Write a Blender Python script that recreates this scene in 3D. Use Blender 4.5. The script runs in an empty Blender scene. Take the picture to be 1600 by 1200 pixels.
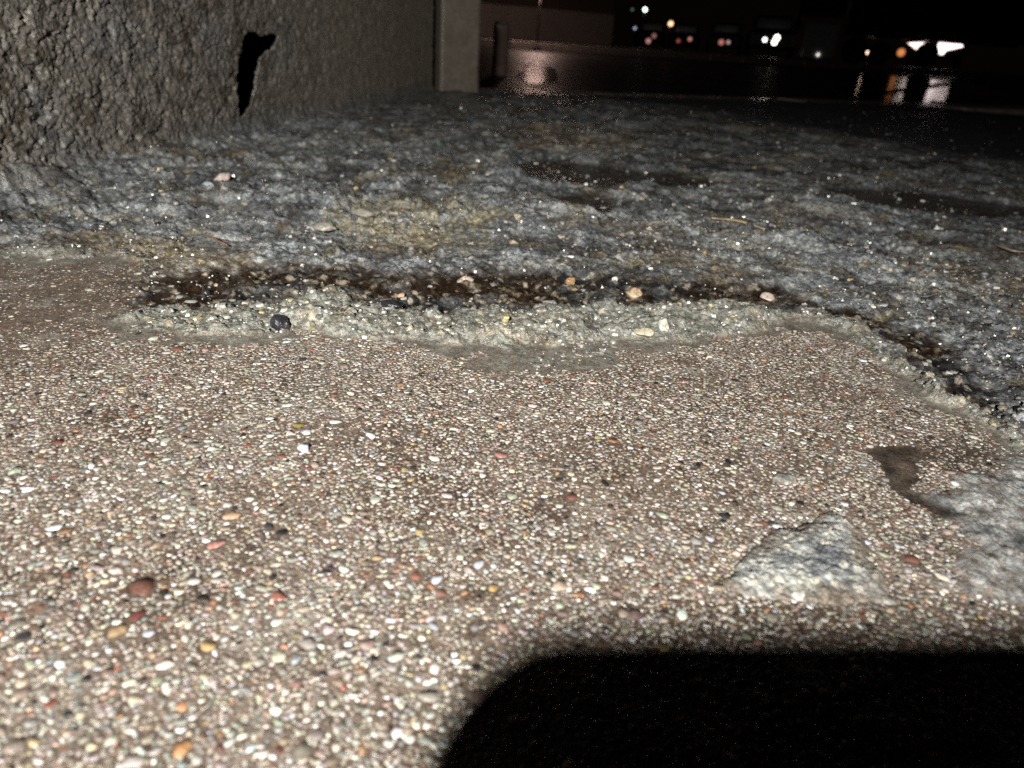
import bpy, math, random
import numpy as np
from mathutils import Matrix, Vector

random.seed(7)
rng = np.random.default_rng(11)
scn = bpy.context.scene
COL = scn.collection

# ------------------------------------------------------------------ camera
FPX = 1101.0                     # focal length in pixels of a 1600 px wide picture
H = 0.15                         # the lens is a hand's width above the pavement
PITCH = math.radians(26.1)
ROLL = math.radians(4.0)
X0 = np.array([1.0, 0, 0])
FWD = np.array([0, math.cos(PITCH), -math.sin(PITCH)])
UP0 = np.array([0, math.sin(PITCH), math.cos(PITCH)])
RGT = math.cos(ROLL) * X0 + math.sin(ROLL) * UP0
UPV = math.cos(ROLL) * UP0 - math.sin(ROLL) * X0
CAM = np.array([0.0, 0.0, H])

cd = bpy.data.cameras.new('camera')
cam = bpy.data.objects.new('camera', cd)
COL.objects.link(cam)
cd.sensor_width = 36.0
cd.lens = 36.0 * FPX / 1600.0
cd.clip_start = 0.005
cd.clip_end = 500.0
m = Matrix(((RGT[0], UPV[0], -FWD[0], CAM[0]), (RGT[1], UPV[1], -FWD[1], CAM[1]),
            (RGT[2], UPV[2], -FWD[2], CAM[2]), (0, 0, 0, 1)))
cam.matrix_world = m
cd.dof.use_dof = True
cd.dof.focus_distance = 0.36
cd.dof.aperture_fstop = 11.0
scn.camera = cam

# ------------------------------------------------------------------ night sky
w = bpy.data.worlds.new('World')
scn.world = w
w.use_nodes = True
w.node_tree.nodes['Background'].inputs[0].default_value = (0.0016, 0.0007, 0.0007, 1)
w.node_tree.nodes['Background'].inputs[1].default_value = 1.0

# ------------------------------------------------------------------ the photographer's light (the only near light)
LIGHT = CAM + np.array([-0.08, -0.45, 0.21])
ld = bpy.data.lights.new('flash', 'SPOT')
ld.energy = 96.0
ld.color = (1.0, 0.965, 0.91)
ld.shadow_soft_size = 0.02
ld.spot_size = math.radians(84)
ld.spot_blend = 1.0
flash = bpy.data.objects.new('flash', ld)
COL.objects.link(flash)
flash.location = LIGHT
aim = Vector((-0.03, 0.95, 0.16)) - Vector(LIGHT)
flash.rotation_euler = aim.to_track_quat('-Z', 'Y').to_euler()

vs = scn.view_settings
vs.view_transform = 'Standard'
vs.look = 'None'
vs.exposure = 0.0
vs.gamma = 1.0
vs.use_curve_mapping = False
scn.cycles.use_denoising = False
scn.cycles.max_bounces = 6
scn.cycles.diffuse_bounces = 0
scn.cycles.sample_clamp_indirect = 0.12
scn.cycles.sample_clamp_direct = 4.0


# ------------------------------------------------------------------ geometry of the view -> places on the ground
def ray(px, py):
    px = np.asarray(px, float); py = np.asarray(py, float)
    return FWD + np.multiply.outer((px - 800) / FPX, RGT) - np.multiply.outer((py - 600) / FPX, UPV)

def G(px, py, z=0.0):
    d = ray(px, py)
    t = (z - H) / d[..., 2]
    return CAM + t[..., None] * d

def W(px, py, dist):
    d = ray(px, py)
    return CAM + dist * d / math.hypot(d[0], d[1])

def to_px(P):
    q = P - CAM
    f = q @ FWD
    f = np.where(np.abs(f) < 1e-6, 1e-6, f)
    return 800 + FPX * (q @ RGT) / f, 600 - FPX * (q @ UPV) / f, f

def gp(pts):
    a = np.array(pts, float)
    return G(a[:, 0], a[:, 1])[:, :2]

# ------------------------------------------------------------------ noise
def _h(ix, iy, s):
    v = (ix * 374761393 + iy * 668265263 + s * 2147483647) & 0xFFFFFFFF
    v = ((v ^ (v >> 13)) * 1274126177) & 0xFFFFFFFF
    v = ((v ^ (v >> 16)) * 2246822519) & 0xFFFFFFFF
    v = v ^ (v >> 15)
    return (v & 0xFFFFFF) / float(0xFFFFFF)

def vn(x, y, s=0):
    ix = np.floor(x).astype(np.int64); iy = np.floor(y).astype(np.int64)
    fx = x - ix; fy = y - iy
    fx = fx * fx * fx * (fx * (fx * 6 - 15) + 10); fy = fy * fy * fy * (fy * (fy * 6 - 15) + 10)
    a = _h(ix, iy, s); b = _h(ix + 1, iy, s); c = _h(ix, iy + 1, s); d = _h(ix + 1, iy + 1, s)
    return (a + (b - a) * fx) * (1 - fy) + (c + (d - c) * fx) * fy

def fbm(x, y, s=0, o=4, g=0.5):
    r = 0; a = 1; t = 0
    for k in range(o):
        c, sn = math.cos(k * 1.1), math.sin(k * 1.1)
        r = r + a * (vn((x * c - y * sn) * 2 ** k, (x * sn + y * c) * 2 ** k, s + k * 17) - 0.5)
        t += a; a *= g
    return r / t * 2            # about -1..1

def worley(x, y, s=0):
    ix = np.floor(x).astype(np.int64); iy = np.floor(y).astype(np.int64)
    best = np.full(np.shape(x), 9.0); idv = np.zeros(np.shape(x))
    for dx in (-1, 0, 1):
        for dy in (-1, 0, 1):
            cx = ix + dx; cy = iy + dy
            qx = cx + _h(cx, cy, s) * 0.9; qy = cy + _h(cx, cy, s + 5) * 0.9
            d = np.hypot(x - qx, y - qy)
            k = d < best
            best = np.where(k, d, best); idv = np.where(k, _h(cx, cy, s + 9), idv)
    return best, idv

def sst(e0, e1, v):
    t = np.clip((v - e0) / (e1 - e0), 0, 1)
    return t * t * (3 - 2 * t)

def sdf(x, y, poly):
    """signed distance to a polygon on the ground, negative inside"""
    d = np.full(np.shape(x), 1e9); ins = np.zeros(np.shape(x), bool)
    n = len(poly)
    for i in range(n):
        ax, ay = poly[i]; bx, by = poly[(i + 1) % n]
        ex, ey = bx - ax, by - ay
        wx = x - ax; wy = y - ay
        t = np.clip((wx * ex + wy * ey) / (ex * ex + ey * ey + 1e-12), 0, 1)
        d = np.minimum(d, (wx - ex * t) ** 2 + (wy - ey * t) ** 2)
        if abs(ey) > 1e-12:
            k = ((ay > y) != (by > y)) & (x < ex * (y - ay) / ey + ax)
            ins ^= k
    d = np.sqrt(d)
    return np.where(ins, -d, d)

# ------------------------------------------------------------------ mesh helpers
def mk_mesh(name, V, F, col=None, wet=None, smooth=True):
    V = np.asarray(V, np.float32); F = np.asarray(F, np.int32)
    k = F.shape[1]
    me = bpy.data.meshes.new(name)
    me.vertices.add(len(V)); me.vertices.foreach_set('co', V.ravel())
    me.loops.add(F.size); me.loops.foreach_set('vertex_index', F.ravel())
    me.polygons.add(len(F))
    me.polygons.foreach_set('loop_start', np.arange(0, F.size, k, dtype=np.int32))
    if not smooth:
        me.polygons.foreach_set('use_smooth', np.zeros(len(F), bool))
    if col is not None:
        a = me.color_attributes.new('tint', 'FLOAT_COLOR', 'POINT')
        c4 = np.ones((len(V), 4), np.float32); c4[:, :3] = col
        a.data.foreach_set('color', c4.ravel())
    if wet is not None:
        a = me.attributes.new('wet', 'FLOAT', 'POINT')
        a.data.foreach_set('value', np.asarray(wet, np.float32))
    me.update(calc_edges=True)
    return me

def link(name, me, mat, parent=None, kind=None):
    o = bpy.data.objects.new(name, me)
    COL.objects.link(o)
    if mat is not None and len(me.materials) == 0:
        me.materials.append(mat)
    if parent is not None:
        o.parent = parent
    if kind:
        o['kind'] = kind
    return o

def tag(o, label, cat, group=None):
    o['label'] = label; o['category'] = cat
    if group:
        o['group'] = group
    return o

def empty(name, loc, rz=0.0):
    o = bpy.data.objects.new(name, None)
    COL.objects.link(o)
    o.location = [float(c) for c in loc]; o.rotation_euler = (0, 0, rz)
    o.empty_display_size = 0.02
    return o

class MB:
    """collects boxes, cylinders and tubes into one mesh"""
    def __init__(self):
        self.v = []; self.f = []
    def box(self, c, s, bev=0.0):
        cx, cy, cz = c; sx, sy, sz = (q / 2 for q in s)
        b = min(bev, sx * .9, sy * .9, sz * .9)
        base = len(self.v)
        if b <= 0:
            for z in (-sz, sz):
                for (x, y) in ((-sx, -sy), (sx, -sy), (sx, sy), (-sx, sy)):
                    self.v.append((cx + x, cy + y, cz + z))
            q = [(3, 2, 1, 0), (4, 5, 6, 7), (0, 1, 5, 4), (1, 2, 6, 5), (2, 3, 7, 6), (3, 0, 4, 7)]
            self.f += [tuple(base + i for i in t) for t in q]
            return self
        rings = [(-sz, b), (-sz + b, 0), (sz - b, 0), (sz, b)]
        for z, ins in rings:
            X, Y = sx - ins, sy - ins
            cb = max(b - ins, 0) * .6 + b * .4
            for p in ((-X + cb, -Y), (X - cb, -Y), (X, -Y + cb), (X, Y - cb), (X - cb, Y), (-X + cb, Y), (-X, Y - cb), (-X, -Y + cb)):
                self.v.append((cx + p[0], cy + p[1], cz + z))
        for r in range(3):
            for i in range(8):
                j = (i + 1) % 8
                self.f.append((base + r * 8 + i, base + r * 8 + j, base + r * 8 + 8 + j, base + r * 8 + 8 + i))
        self.f.append(tuple(base + i for i in range(7, -1, -1)))
        self.f.append(tuple(base + 24 + i for i in range(8)))
        return self
    def tube(self, pts, rad, n=8):
        base = len(self.v)
        P = [Vector(p) for p in pts]
        R = rad if hasattr(rad, '__len__') else [rad] * len(P)
        for i, p in enumerate(P):
            d = (P[min(i + 1, len(P) - 1)] - P[max(i - 1, 0)]).normalized()
            u = d.orthogonal().normalized() if i == 0 else (u - d * u.dot(d)).normalized()
            vv = d.cross(u)
            for k in range(n):
                a = 2 * math.pi * k / n
                self.v.append(tuple(p + (u * math.cos(a) + vv * math.sin(a)) * R[i]))
        for i in range(len(P) - 1):
            for k in range(n):
                j = (k + 1) % n
                self.f.append((base + i * n + k, base + i * n + j, base + (i + 1) * n + j, base + (i + 1) * n + k))
        self.f.append(tuple(base + k for k in range(n - 1, -1, -1)))
        self.f.append(tuple(base + (len(P) - 1) * n + k for k in range(n)))
        return self
    def ball(self, c, r, n=10, mrows=6, sc=(1, 1, 1)):
        base = len(self.v)
        self.v.append((c[0], c[1], c[2] - r * sc[2]))
        for i in range(1, mrows):
            t = math.pi * i / mrows
            for k in range(n):
                a = 2 * math.pi * k / n
                self.v.append((c[0] + r * sc[0] * math.sin(t) * math.cos(a), c[1] + r * sc[1] * math.sin(t) * math.sin(a), c[2] - r * sc[2] * math.cos(t)))
        self.v.append((c[0], c[1], c[2] + r * sc[2]))
        top = len(self.v) - 1
        for k in range(n):
            j = (k + 1) % n
            self.f.append((base, base + 1 + j, base + 1 + k))
            for i in range(mrows - 2):
                a = base + 1 + i * n
                self.f.append((a + k, a + j, a + n + j, a + n + k))
            a = base + 1 + (mrows - 2) * n
            self.f.append((a + k, a + j, top))
        return self
    def build(self, name, mat, parent=None, kind=None, smooth=False):
        me = bpy.data.meshes.new(name)
        me.from_pydata(self.v, [], self.f, shade_flat=not smooth)
        me.update()
        return link(name, me, mat, parent, kind)

# ------------------------------------------------------------------ materials
def new_mat(name):
    mt = bpy.data.materials.new(name); mt.use_nodes = True
    nt = mt.node_tree
    return mt, nt, nt.nodes['Principled BSDF']

def N(nt, typ, **kw):
    n = nt.nodes.new(typ)
    for k, v in kw.items():
        setattr(n, k, v)
    return n

def wet_mineral(name, scale=1400.0, rough=0.5, coat=0.6, bump=0.5, bdist=0.0006, grain=0.35, use_obj_color=False, flat=None, crough=0.1, mott=90.0, wetattr=False):
    """mineral surface under a film of rain water: tint x grain, fine relief, glossy coat"""
    mt, nt, b = new_mat(name)
    L = nt.links.new
    geo = N(nt, 'ShaderNodeNewGeometry')
    if use_obj_color:
        src = N(nt, 'ShaderNodeObjectInfo').outputs['Color']
    elif flat is not None:
        r = N(nt, 'ShaderNodeRGB'); r.outputs[0].default_value = (*flat, 1); src = r.outputs[0]
    else:
        src = N(nt, 'ShaderNodeAttribute', attribute_name='tint').outputs['Color']
    n1 = N(nt, 'ShaderNodeTexNoise'); n1.inputs['Scale'].default_value = scale; n1.inputs['Detail'].default_value = 4
    n1.inputs['Roughness'].default_value = .65
    L(geo.outputs['Position'], n1.inputs['Vector'])
    vo = N(nt, 'ShaderNodeTexVoronoi'); vo.inputs['Scale'].default_value = scale * .8
    L(geo.outputs['Position'], vo.inputs['Vector'])
    n2 = N(nt, 'ShaderNodeTexNoise'); n2.inputs['Scale'].default_value = mott; n2.inputs['Detail'].default_value = 5
    L(geo.outputs['Position'], n2.inputs['Vector'])
    # grain brightness = 1 + grain*(cell - .5)*2 + mottling
    sep = N(nt, 'ShaderNodeSeparateColor'); L(vo.outputs['Color'], sep.inputs[0])
    m1 = N(nt, 'ShaderNodeMapRange'); L(sep.outputs[0], m1.inputs[0])
    m1.inputs['To Min'].default_value = 1 - grain; m1.inputs['To Max'].default_value = 1 + grain * 1.3
    m2 = N(nt, 'ShaderNodeMapRange'); L(n2.outputs['Fac'], m2.inputs[0])
    m2.inputs['From Min'].default_value = .3; m2.inputs['From Max'].default_value = .7
    m2.inputs['To Min'].default_value = 1 - grain * .8; m2.inputs['To Max'].default_value = 1 + grain * .8
    mm = N(nt, 'ShaderNodeMath', operation='MULTIPLY'); L(m1.outputs[0], mm.inputs[0]); L(m2.outputs[0], mm.inputs[1])
    vm = N(nt, 'ShaderNodeVectorMath', operation='SCALE'); L(src, vm.inputs[0]); L(mm.outputs[0], vm.inputs['Scale'])
    L(vm.outputs[0], b.inputs['Base Color'])
    ad = N(nt, 'ShaderNodeMath', operation='ADD'); L(n1.outputs['Fac'], ad.inputs[0])
    sc = N(nt, 'ShaderNodeMath', operation='MULTIPLY'); L(vo.outputs['Distance'], sc.inputs[0]); sc.inputs[1].default_value = -.6
    L(sc.outputs[0], ad.inputs[1])
    bp = N(nt, 'ShaderNodeBump'); bp.inputs['Strength'].default_value = bump; bp.inputs['Distance'].default_value = bdist
    L(ad.outputs[0], bp.inputs['Height'])
    L(bp.outputs[0], b.inputs['Normal']); L(bp.outputs[0], b.inputs['Coat Normal'])
    b.inputs['Roughness'].default_value = rough
    b.inputs['Coat Weight'].default_value = coat
    b.inputs['Coat Roughness'].default_value = crough
    b.inputs['Coat IOR'].default_value = 1.5
    if wetattr:
        at = N(nt, 'ShaderNodeAttribute', attribute_name='wet')
        mr = N(nt, 'ShaderNodeMapRange'); L(at.outputs['Fac'], mr.inputs[0])
        mr.inputs['To Min'].default_value = rough; mr.inputs['To Max'].default_value = .12
        L(mr.outputs[0], b.inputs['Roughness'])
        L(at.outputs['Fac'], b.inputs['Coat Weight'])
        mb = N(nt, 'ShaderNodeMapRange'); L(at.outputs['Fac'], mb.inputs[0])
        mb.inputs['To Min'].default_value = bump; mb.inputs['To Max'].default_value = bump * .7
        L(mb.outputs[0], bp.inputs['Strength'])
    return mt

def plain(name, col, rough=.6, metal=0.0, coat=0.0, noise=.25, scale=8.0):
    mt, nt, b = new_mat(name)
    tc = N(nt, 'ShaderNodeNewGeometry'); n = N(nt, 'ShaderNodeTexNoise'); n.inputs['Scale'].default_value = scale
    n.inputs['Detail'].default_value = 5
    nt.links.new(tc.outputs['Position'], n.inputs['Vector'])
    mr = N(nt, 'ShaderNodeMapRange'); nt.links.new(n.outputs['Fac'], mr.inputs[0])
    mr.inputs['To Min'].default_value = 1 - noise; mr.inputs['To Max'].default_value = 1 + noise
    vm = N(nt, 'ShaderNodeVectorMath', operation='SCALE'); vm.inputs[0].default_value = col
    nt.links.new(mr.outputs[0], vm.inputs['Scale']); nt.links.new(vm.outputs[0], b.inputs['Base Color'])
    b.inputs['Roughness'].default_value = rough; b.inputs['Metallic'].default_value = metal
    b.inputs['Coat Weight'].default_value = coat
    return mt

def glow(name, col, strength):
    mt, nt, b = new_mat(name)
    b.inputs['Base Color'].default_value = (.02, .02, .02, 1)
    b.inputs['Emission Color'].default_value = (*col, 1)
    b.inputs['Emission Strength'].default_value = strength
    return mt

M_GROUND = wet_mineral('wet broken concrete', 800, .5, .6, .8, .0010, .5, wetattr=True, mott=160, crough=.2)
M_SLAB = wet_mineral('wet brown cement', 1500, .45, .5, .6, .0005, .45, wetattr=True, mott=120)
M_LIP = wet_mineral('pale wet mortar', 900, .42, .7, .9, .0010, .4, wetattr=True, mott=150, crough=.2)
M_PEB = wet_mineral('wet pebble', 1500, .35, .6, .35, .0004, .2, crough=.16, mott=700)
M_PEB1 = wet_mineral('wet pebble single', 1500, .35, .6, .35, .0004, .2, crough=.16, use_obj_color=True, mott=700)
M_WALL = wet_mineral('wet roughcast', 620, .45, .7, .7, .0010, .35, crough=.2, mott=60)
M_POST = wet_mineral('smooth render', 300, .6, .15, .5, .0012, .2, flat=(.165, .140, .110), mott=24)
M_GRIT = wet_mineral('wet grit', 1500, .35, 1.0, .1, .0002, .25, crough=.2, mott=500)
M_LUMP = wet_mineral('grey cement', 1100, .6, .3, .8, .0007, .4, mott=300)

# ------------------------------------------------------------------ zones on the ground
LIP = gp([(165, 500), (205, 487), (330, 482), (420, 475), (470, 462), (540, 455), (600, 486), (690, 492), (800, 482), (900, 482),
          (1000, 478), (1100, 480), (1180, 478), (1270, 487), (1340, 506), (1400, 552), (1480, 612), (1560, 655), (1660, 730),
          (1660, 760), (1570, 690), (1500, 648), (1420, 605), (1350, 548), (1300, 515), (1230, 507), (1150, 526), (1050, 534),
          (950, 540), (880, 540), (800, 542), (720, 538), (640, 536), (560, 532), (500, 522), (440, 514), (370, 528), (290, 534), (230, 520)])
WASH = gp([(640, 535), (700, 560), (760, 572), (840, 584), (900, 580), (960, 562), (1060, 536), (1000, 515), (700, 515)])
WASH2 = gp([(1350, 560), (1420, 615), (1500, 640), (1560, 680), (1540, 640), (1440, 580)])
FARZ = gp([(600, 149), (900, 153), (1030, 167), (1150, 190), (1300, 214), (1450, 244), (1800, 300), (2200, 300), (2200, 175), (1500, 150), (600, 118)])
LIP2 = gp([(-300, 386), (-100, 388), (0, 390), (70, 388), (130, 391), (205, 397), (214, 408), (150, 404), (80, 408), (0, 404), (-100, 404), (-300, 402)])
TROUGH = gp([(222, 430), (300, 420), (420, 412), (560, 414), (640, 425), (720, 420), (800, 416), (900, 428), (1000, 440), (1100, 434),
             (1200, 445), (1300, 474), (1420, 508), (1490, 535), (1545, 585), (1560, 645), (1640, 690), (1660, 730), (1560, 655), (1480, 612), (1400, 552), (1340, 506),
             (1270, 487), (1180, 478), (1100, 480), (900, 482), (800, 482), (690, 492), (600, 486), (540, 455), (470, 462), (420, 475), (330, 482), (205, 487)])
SLABP = np.vstack([gp([(-700, 392), (-300, 398), (0, 402), (60, 400), (130, 397), (200, 403), (219, 428), (207, 487), (300, 500), (420, 496), (600, 505),
                       (900, 500), (1180, 490), (1280, 490), (1345, 512), (1420, 570), (1500, 628), (1560, 670), (1660, 750), (1900, 900)]),
                   np.array([[.8, -.4], [-1.6, -.4]])])
SMEAR = gp([(1440, 770), (1500, 742), (1600, 715), (1800, 740), (1800, 960), (1610, 968), (1530, 930), (1485, 860), (1500, 806)])
STAIN = gp([(1345, 702), (1400, 697), (1455, 705), (1425, 735), (1412, 762), (1440, 775), (1498, 803), (1485, 806), (1425, 784), (1392, 758), (1375, 722)])
PUD = [gp([(780, 262), (850, 255), (960, 268), (1060, 278), (1140, 292), (1100, 300), (960, 300), (850, 292)]),
       gp([(860, 312), (930, 308), (975, 325), (940, 342), (880, 338)]),
       gp([(1280, 300), (1420, 302), (1620, 330), (1620, 350), (1480, 340), (1350, 322)])]
TAN = [gp([(500, 345), (600, 318), (740, 322), (780, 355), (730, 392), (600, 398), (520, 385)]),
       gp([(800, 205), (900, 198), (1010, 212), (1000, 245), (860, 250)]),
       gp([(640, 262), (700, 250), (765, 265), (740, 292), (660, 290)]),
       gp([(150, 375), (330, 392), (400, 405), (300, 418), (200, 415)])]
LEDGE = gp([(-200, 345), (-60, 325), (20, 318), (90, 312), (150, 285), (190, 255), (60, 240), (-200, 230)])
TRENCH = gp([(-200, 350), (-60, 330), (15, 322), (70, 314), (60, 300), (-30, 312), (-200, 335)])
# kerb line along the road side of the pavement
K0 = G(750, 147)[:2]; KD = np.array([1.0, 0.58]); KD /= np.linalg.norm(KD)
KN = np.array([-KD[1], KD[0]])                       # away from the camera

def ground(x, y):
    r = np.hypot(x, y)
    wa = .0075 + .008 * np.clip(r - .4, 0, 1)
    wx = x + wa * fbm(x / .018, y / .018, 3, 4) + .0022 * fbm(x / .004, y / .004, 4, 3)
    wy = y + wa * fbm(x / .018, y / .018, 31, 4) + .0022 * fbm(x / .004, y / .004, 41, 3)
    s_slab = sdf(wx, wy, SLABP); s_lip = np.minimum(sdf(wx, wy, LIP), sdf(wx, wy, LIP2)); s_tr = sdf(wx, wy, TROUGH)
    s_sm = sdf(wx, wy, SMEAR); s_st = sdf(x + (wx - x) * .4, y + (wy - y) * .4, STAIN)
    w_slab = sst(.0015, -.0015, s_slab)
    w_lip = sst(.003, -.004, s_lip + .0035 + .010 * fbm(x / .022, y / .014, 35, 4))
    s_w = np.minimum(np.minimum(s_lip - .006, sdf(wx, wy, WASH)), sdf(wx, wy, WASH2))
    w_wash = sst(.006, -.008, s_w + .016 * fbm(x / .02, y / .02, 36, 4)) * (1 - w_lip)
    n5 = fbm(x / .022, y / .012, 33, 4)
    w_tr = sst(.010, -.012, s_tr + .011 * n5) * (1 - w_lip)
    # --- height
    big = fbm(x / .16, y / .16, 50, 3); med = fbm(x / .035, y / .035, 60, 4)
    w1, id1 = worley(x / .009, y / .009, 70); w2, id2 = worley(x / .0038, y / .0038, 80)
    fine = fbm(x / .0025, y / .0025, 90, 3)
    lumps = np.sqrt(np.clip(1 - w1 * 1.25, 0, 1)) * (id1 > .45) * id1
    grit = np.sqrt(np.clip(1 - w2 * 1.3, 0, 1)) * (id2 > .4)
    ramp = sst(.005, .16, np.minimum(s_slab, s_tr))
    pit = sst(.25, .7, fbm(x / .022, y / .022, 66, 4))
    pf = fbm(x / .045, y / .045, 401, 5, .55); pg = fbm(x / .028 + 7, y / .028, 402, 5, .55)
    plates = .0034 * sst(.02, .055, pf) + .0026 * sst(.10, .135, pg) - .0030 * sst(.16, .20, -pg) - .0022 * (1 - np.abs(fbm(x / .02, y / .02, 403, 4)) * 2.4).clip(0, 1) ** 4
    worn = sst(-.25, .35, fbm(x / .07, y / .07, 97, 4)); rg = 1 - .72 * worn
    z_patch = .0015 + .005 * ramp + .009 * fbm(x / .11, y / .11, 50, 3) * ramp + (.0018 + .0020 * ramp) * med + plates * (.4 + .6 * ramp) * (.75 - .5 * sst(-.02, .25, x)) + rg * (.0018 * lumps * (id1 > .7) + .0014 * grit + .0015 * fine + .0026 * fbm(x / .009, y / .009, 95, 3)) + .0005 * fine - .005 * pit * ramp
    z_slab = .0006 * fbm(x / .03, y / .03, 101, 3) + .00012 * fine
    z_lip = .0004 + .0046 * sst(-.001, -.012, s_lip) * np.clip(.75 + 1.1 * med + 1.4 * fbm(x / .05, y / .03, 39, 3), .05, 2.2) + .0026 * lumps * (id1 > .55) + .0013 * grit + .0010 * fine + .0013 * fbm(x / .008, y / .008, 96, 3)
    z_tr = -.0022 + .004 * med + .0026 * lumps * (id1 > .6) + .0008 * grit + .0006 * fine + .0026 * fbm(x / .009, y / .009, 95, 3)
    wpud = np.zeros_like(x)
    for p in PUD:
        wpud = np.maximum(wpud, sst(.012, -.012, sdf(wx, wy, p)))
    z_patch = z_patch * (1 - wpud) + (.0035 + .0008 * fine + .0010 * med) * wpud
    w_led = sst(.012, -.035, sdf(wx, wy, LEDGE))
    z_patch = z_patch + w_led * (.014 + .008 * med + .004 * fbm(x / .02, y / .02, 77, 3))
    z_patch = z_patch - .026 * sst(.004, -.008, sdf(wx, wy, TRENCH))
    # smoother dark surface beyond the rough patch, with the beam's falloff painted in
    ks = (x - K0[0]) * KN[0] + (y - K0[1]) * KN[1]
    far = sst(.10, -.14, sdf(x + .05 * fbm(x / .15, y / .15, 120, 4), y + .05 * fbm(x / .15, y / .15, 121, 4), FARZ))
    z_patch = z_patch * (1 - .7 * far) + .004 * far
    z = z_patch * (1 - w_slab) + z_slab * w_slab
    z = z * (1 - w_tr) + z_tr * w_tr
    z = z * (1 - w_lip) + z_lip * w_lip
    w_sm = sst(.006, -.008, s_sm + .006 * fbm(x / .012, y / .012, 38, 4))
    z = z + w_sm * (.0011 + .0006 * med + .0008 * grit + .0006 * fine) * w_slab
    w_st = sst(.0045, -.003, s_st - .0006 + .0025 * fbm(x / .006, y / .006, 37, 4))
    z = z - .0008 * w_st * w_slab
    # drop towards the joint before the kerb
    z = z - .16 * sst(-.012, .012, ks)
    # --- colour
    def C(*c):
        return np.array(c)
    def mix(a, b, t):
        return a * (1 - t[:, None]) + b * t[:, None]
    n1 = fbm(x / .05, y / .05, 200, 4); n2 = fbm(x / .014, y / .014, 210, 4); n3 = fbm(x / .004, y / .004, 220, 3)
    n4 = fbm(x / .09, y / .09, 230, 3)
    base = np.repeat(C(.185, .200, .210)[None], len(x), 0)
    base = mix(base, C(.06, .064, .068), sst(.0, .45, n2 * .7 + n1 * .4))
    base = mix(base, C(.42, .42, .40), sst(.12, .5, n3 * .8 - n2 * .5) * .9)
    base = mix(base, C(.17, .13, .085), sst(.1, .6, n4 + .4 * n2) * .75)
    base = mix(base, C(.30, .34, .36), ((id2 > .9) & (grit > .2)).astype(float) * .7)
    base = mix(base, C(.04, .035, .03), pit * .55)
    n6 = fbm(x / .10, y / .05, 270, 4)
    base = mix(base, C(.052, .052, .056), sst(.12, .5, n6) * .7)
    base = mix(base, C(.36, .37, .36), sst(.15, .55, -n6 + .3 * n3) * .5)
    base = mix(base, C(.20, .165, .09), sst(.2, .55, fbm(x / .035, y / .018, 280, 4)) * .55)
    base = mix(base, C(.05, .046, .042), sst(.14, .22, -pg) * .6)
    base = mix(base, C(.30, .31, .31), sst(.10, .16, pg) * sst(-.1, .3, n3) * .18)
    for i, p in enumerate(TAN):
        t = sst(.012, -.02, sdf(wx, wy, p) + .035 * fbm(x / .03, y / .03, 410 + i, 4))
        base = mix(base, [C(.27, .235, .145), C(.29, .24, .165), C(.18, .13, .07), C(.30, .25, .16)][i], t * np.clip(.55 + n3 * 1.3, 0, 1) * .8)
    base = mix(base, C(.035, .026, .020), wpud * .85)
    base = mix(base, C(.15, .14, .13), w_led * .6)
    base = mix(base, C(.030, .030, .037), far * .9)  # dark of the far surface and of the fading beam together
    slab = np.repeat(C(.150, .114, .089)[None], len(x), 0)
    slab = mix(slab, C(.088, .063, .047), sst(.0, .7, n1 + n2 * .5))
    slab = mix(slab, C(.25, .222, .19), sst(.1, .7, n2 - n1 * .4) * .7)
    slab = mix(slab, C(.185, .17, .145), sst(.3, .9, fbm(x / .03, y / .11, 260, 3)) * .6)
    slab = mix(slab, C(.37, .38, .37), w_sm * np.clip(.75 + n3, 0, 1))
    slab = mix(slab, C(.12, .125, .13), w_sm * sst(.2, .6, n2))
    slab = mix(slab, C(.022, .018, .015), w_st * np.clip(.62 + .9 * n2, 0, 1))
    slab = mix(slab, C(.20, .195, .165), w_wash * np.clip(.75 + n3, 0, 1))
    lip = np.repeat(C(.185, .188, .163)[None], len(x), 0)
    lip = mix(lip, C(.16, .125, .085), sst(.15, .55, fbm(x / .025, y / .012, 290, 3)) * .7)
    lip = mix(lip, C(.29, .295, .27), sst(.1, .6, n3) * .7)
    lip = mix(lip, C(.125, .118, .095), sst(.0, .6, n2))
    lip = mix(lip, C(.40, .35, .25), ((id2 > .93) & (grit > .2)).astype(float) * .6)
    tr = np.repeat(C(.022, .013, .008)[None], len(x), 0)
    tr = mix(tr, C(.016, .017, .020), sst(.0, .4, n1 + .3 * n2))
    tr = mix(tr, C(.17, .14, .10), sst(.25, .6, n3 + .3 * n2) * .7)
    tr = mix(tr, C(.15, .155, .15), sst(.1, .45, fbm(x / .02, y / .009, 240, 3)) * .35)
    tr = mix(tr, C(.30, .26, .2), ((id2 > .9) & (grit > .25)).astype(float) * .7)
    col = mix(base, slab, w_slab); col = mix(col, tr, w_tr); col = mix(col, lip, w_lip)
    wet = .45 + .5 * sst(-.2, .5, n1) 
    wet = np.clip(np.maximum(wet, wpud * .45), 0, 1)
    wet = wet * (1 - w_slab) + .35 * w_slab
    wet = np.maximum(wet, np.maximum(w_lip * .8, w_tr * 1.0))
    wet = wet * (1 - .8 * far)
    return z, np.clip(col, .004, .9), np.clip(wet, 0, 1), w_slab * (1 - w_lip) * (1 - w_tr) * (1 - w_sm * .92) * (1 - w_st * .72) * (1 - w_wash * .8), w_lip, w_tr, w_sm

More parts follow.
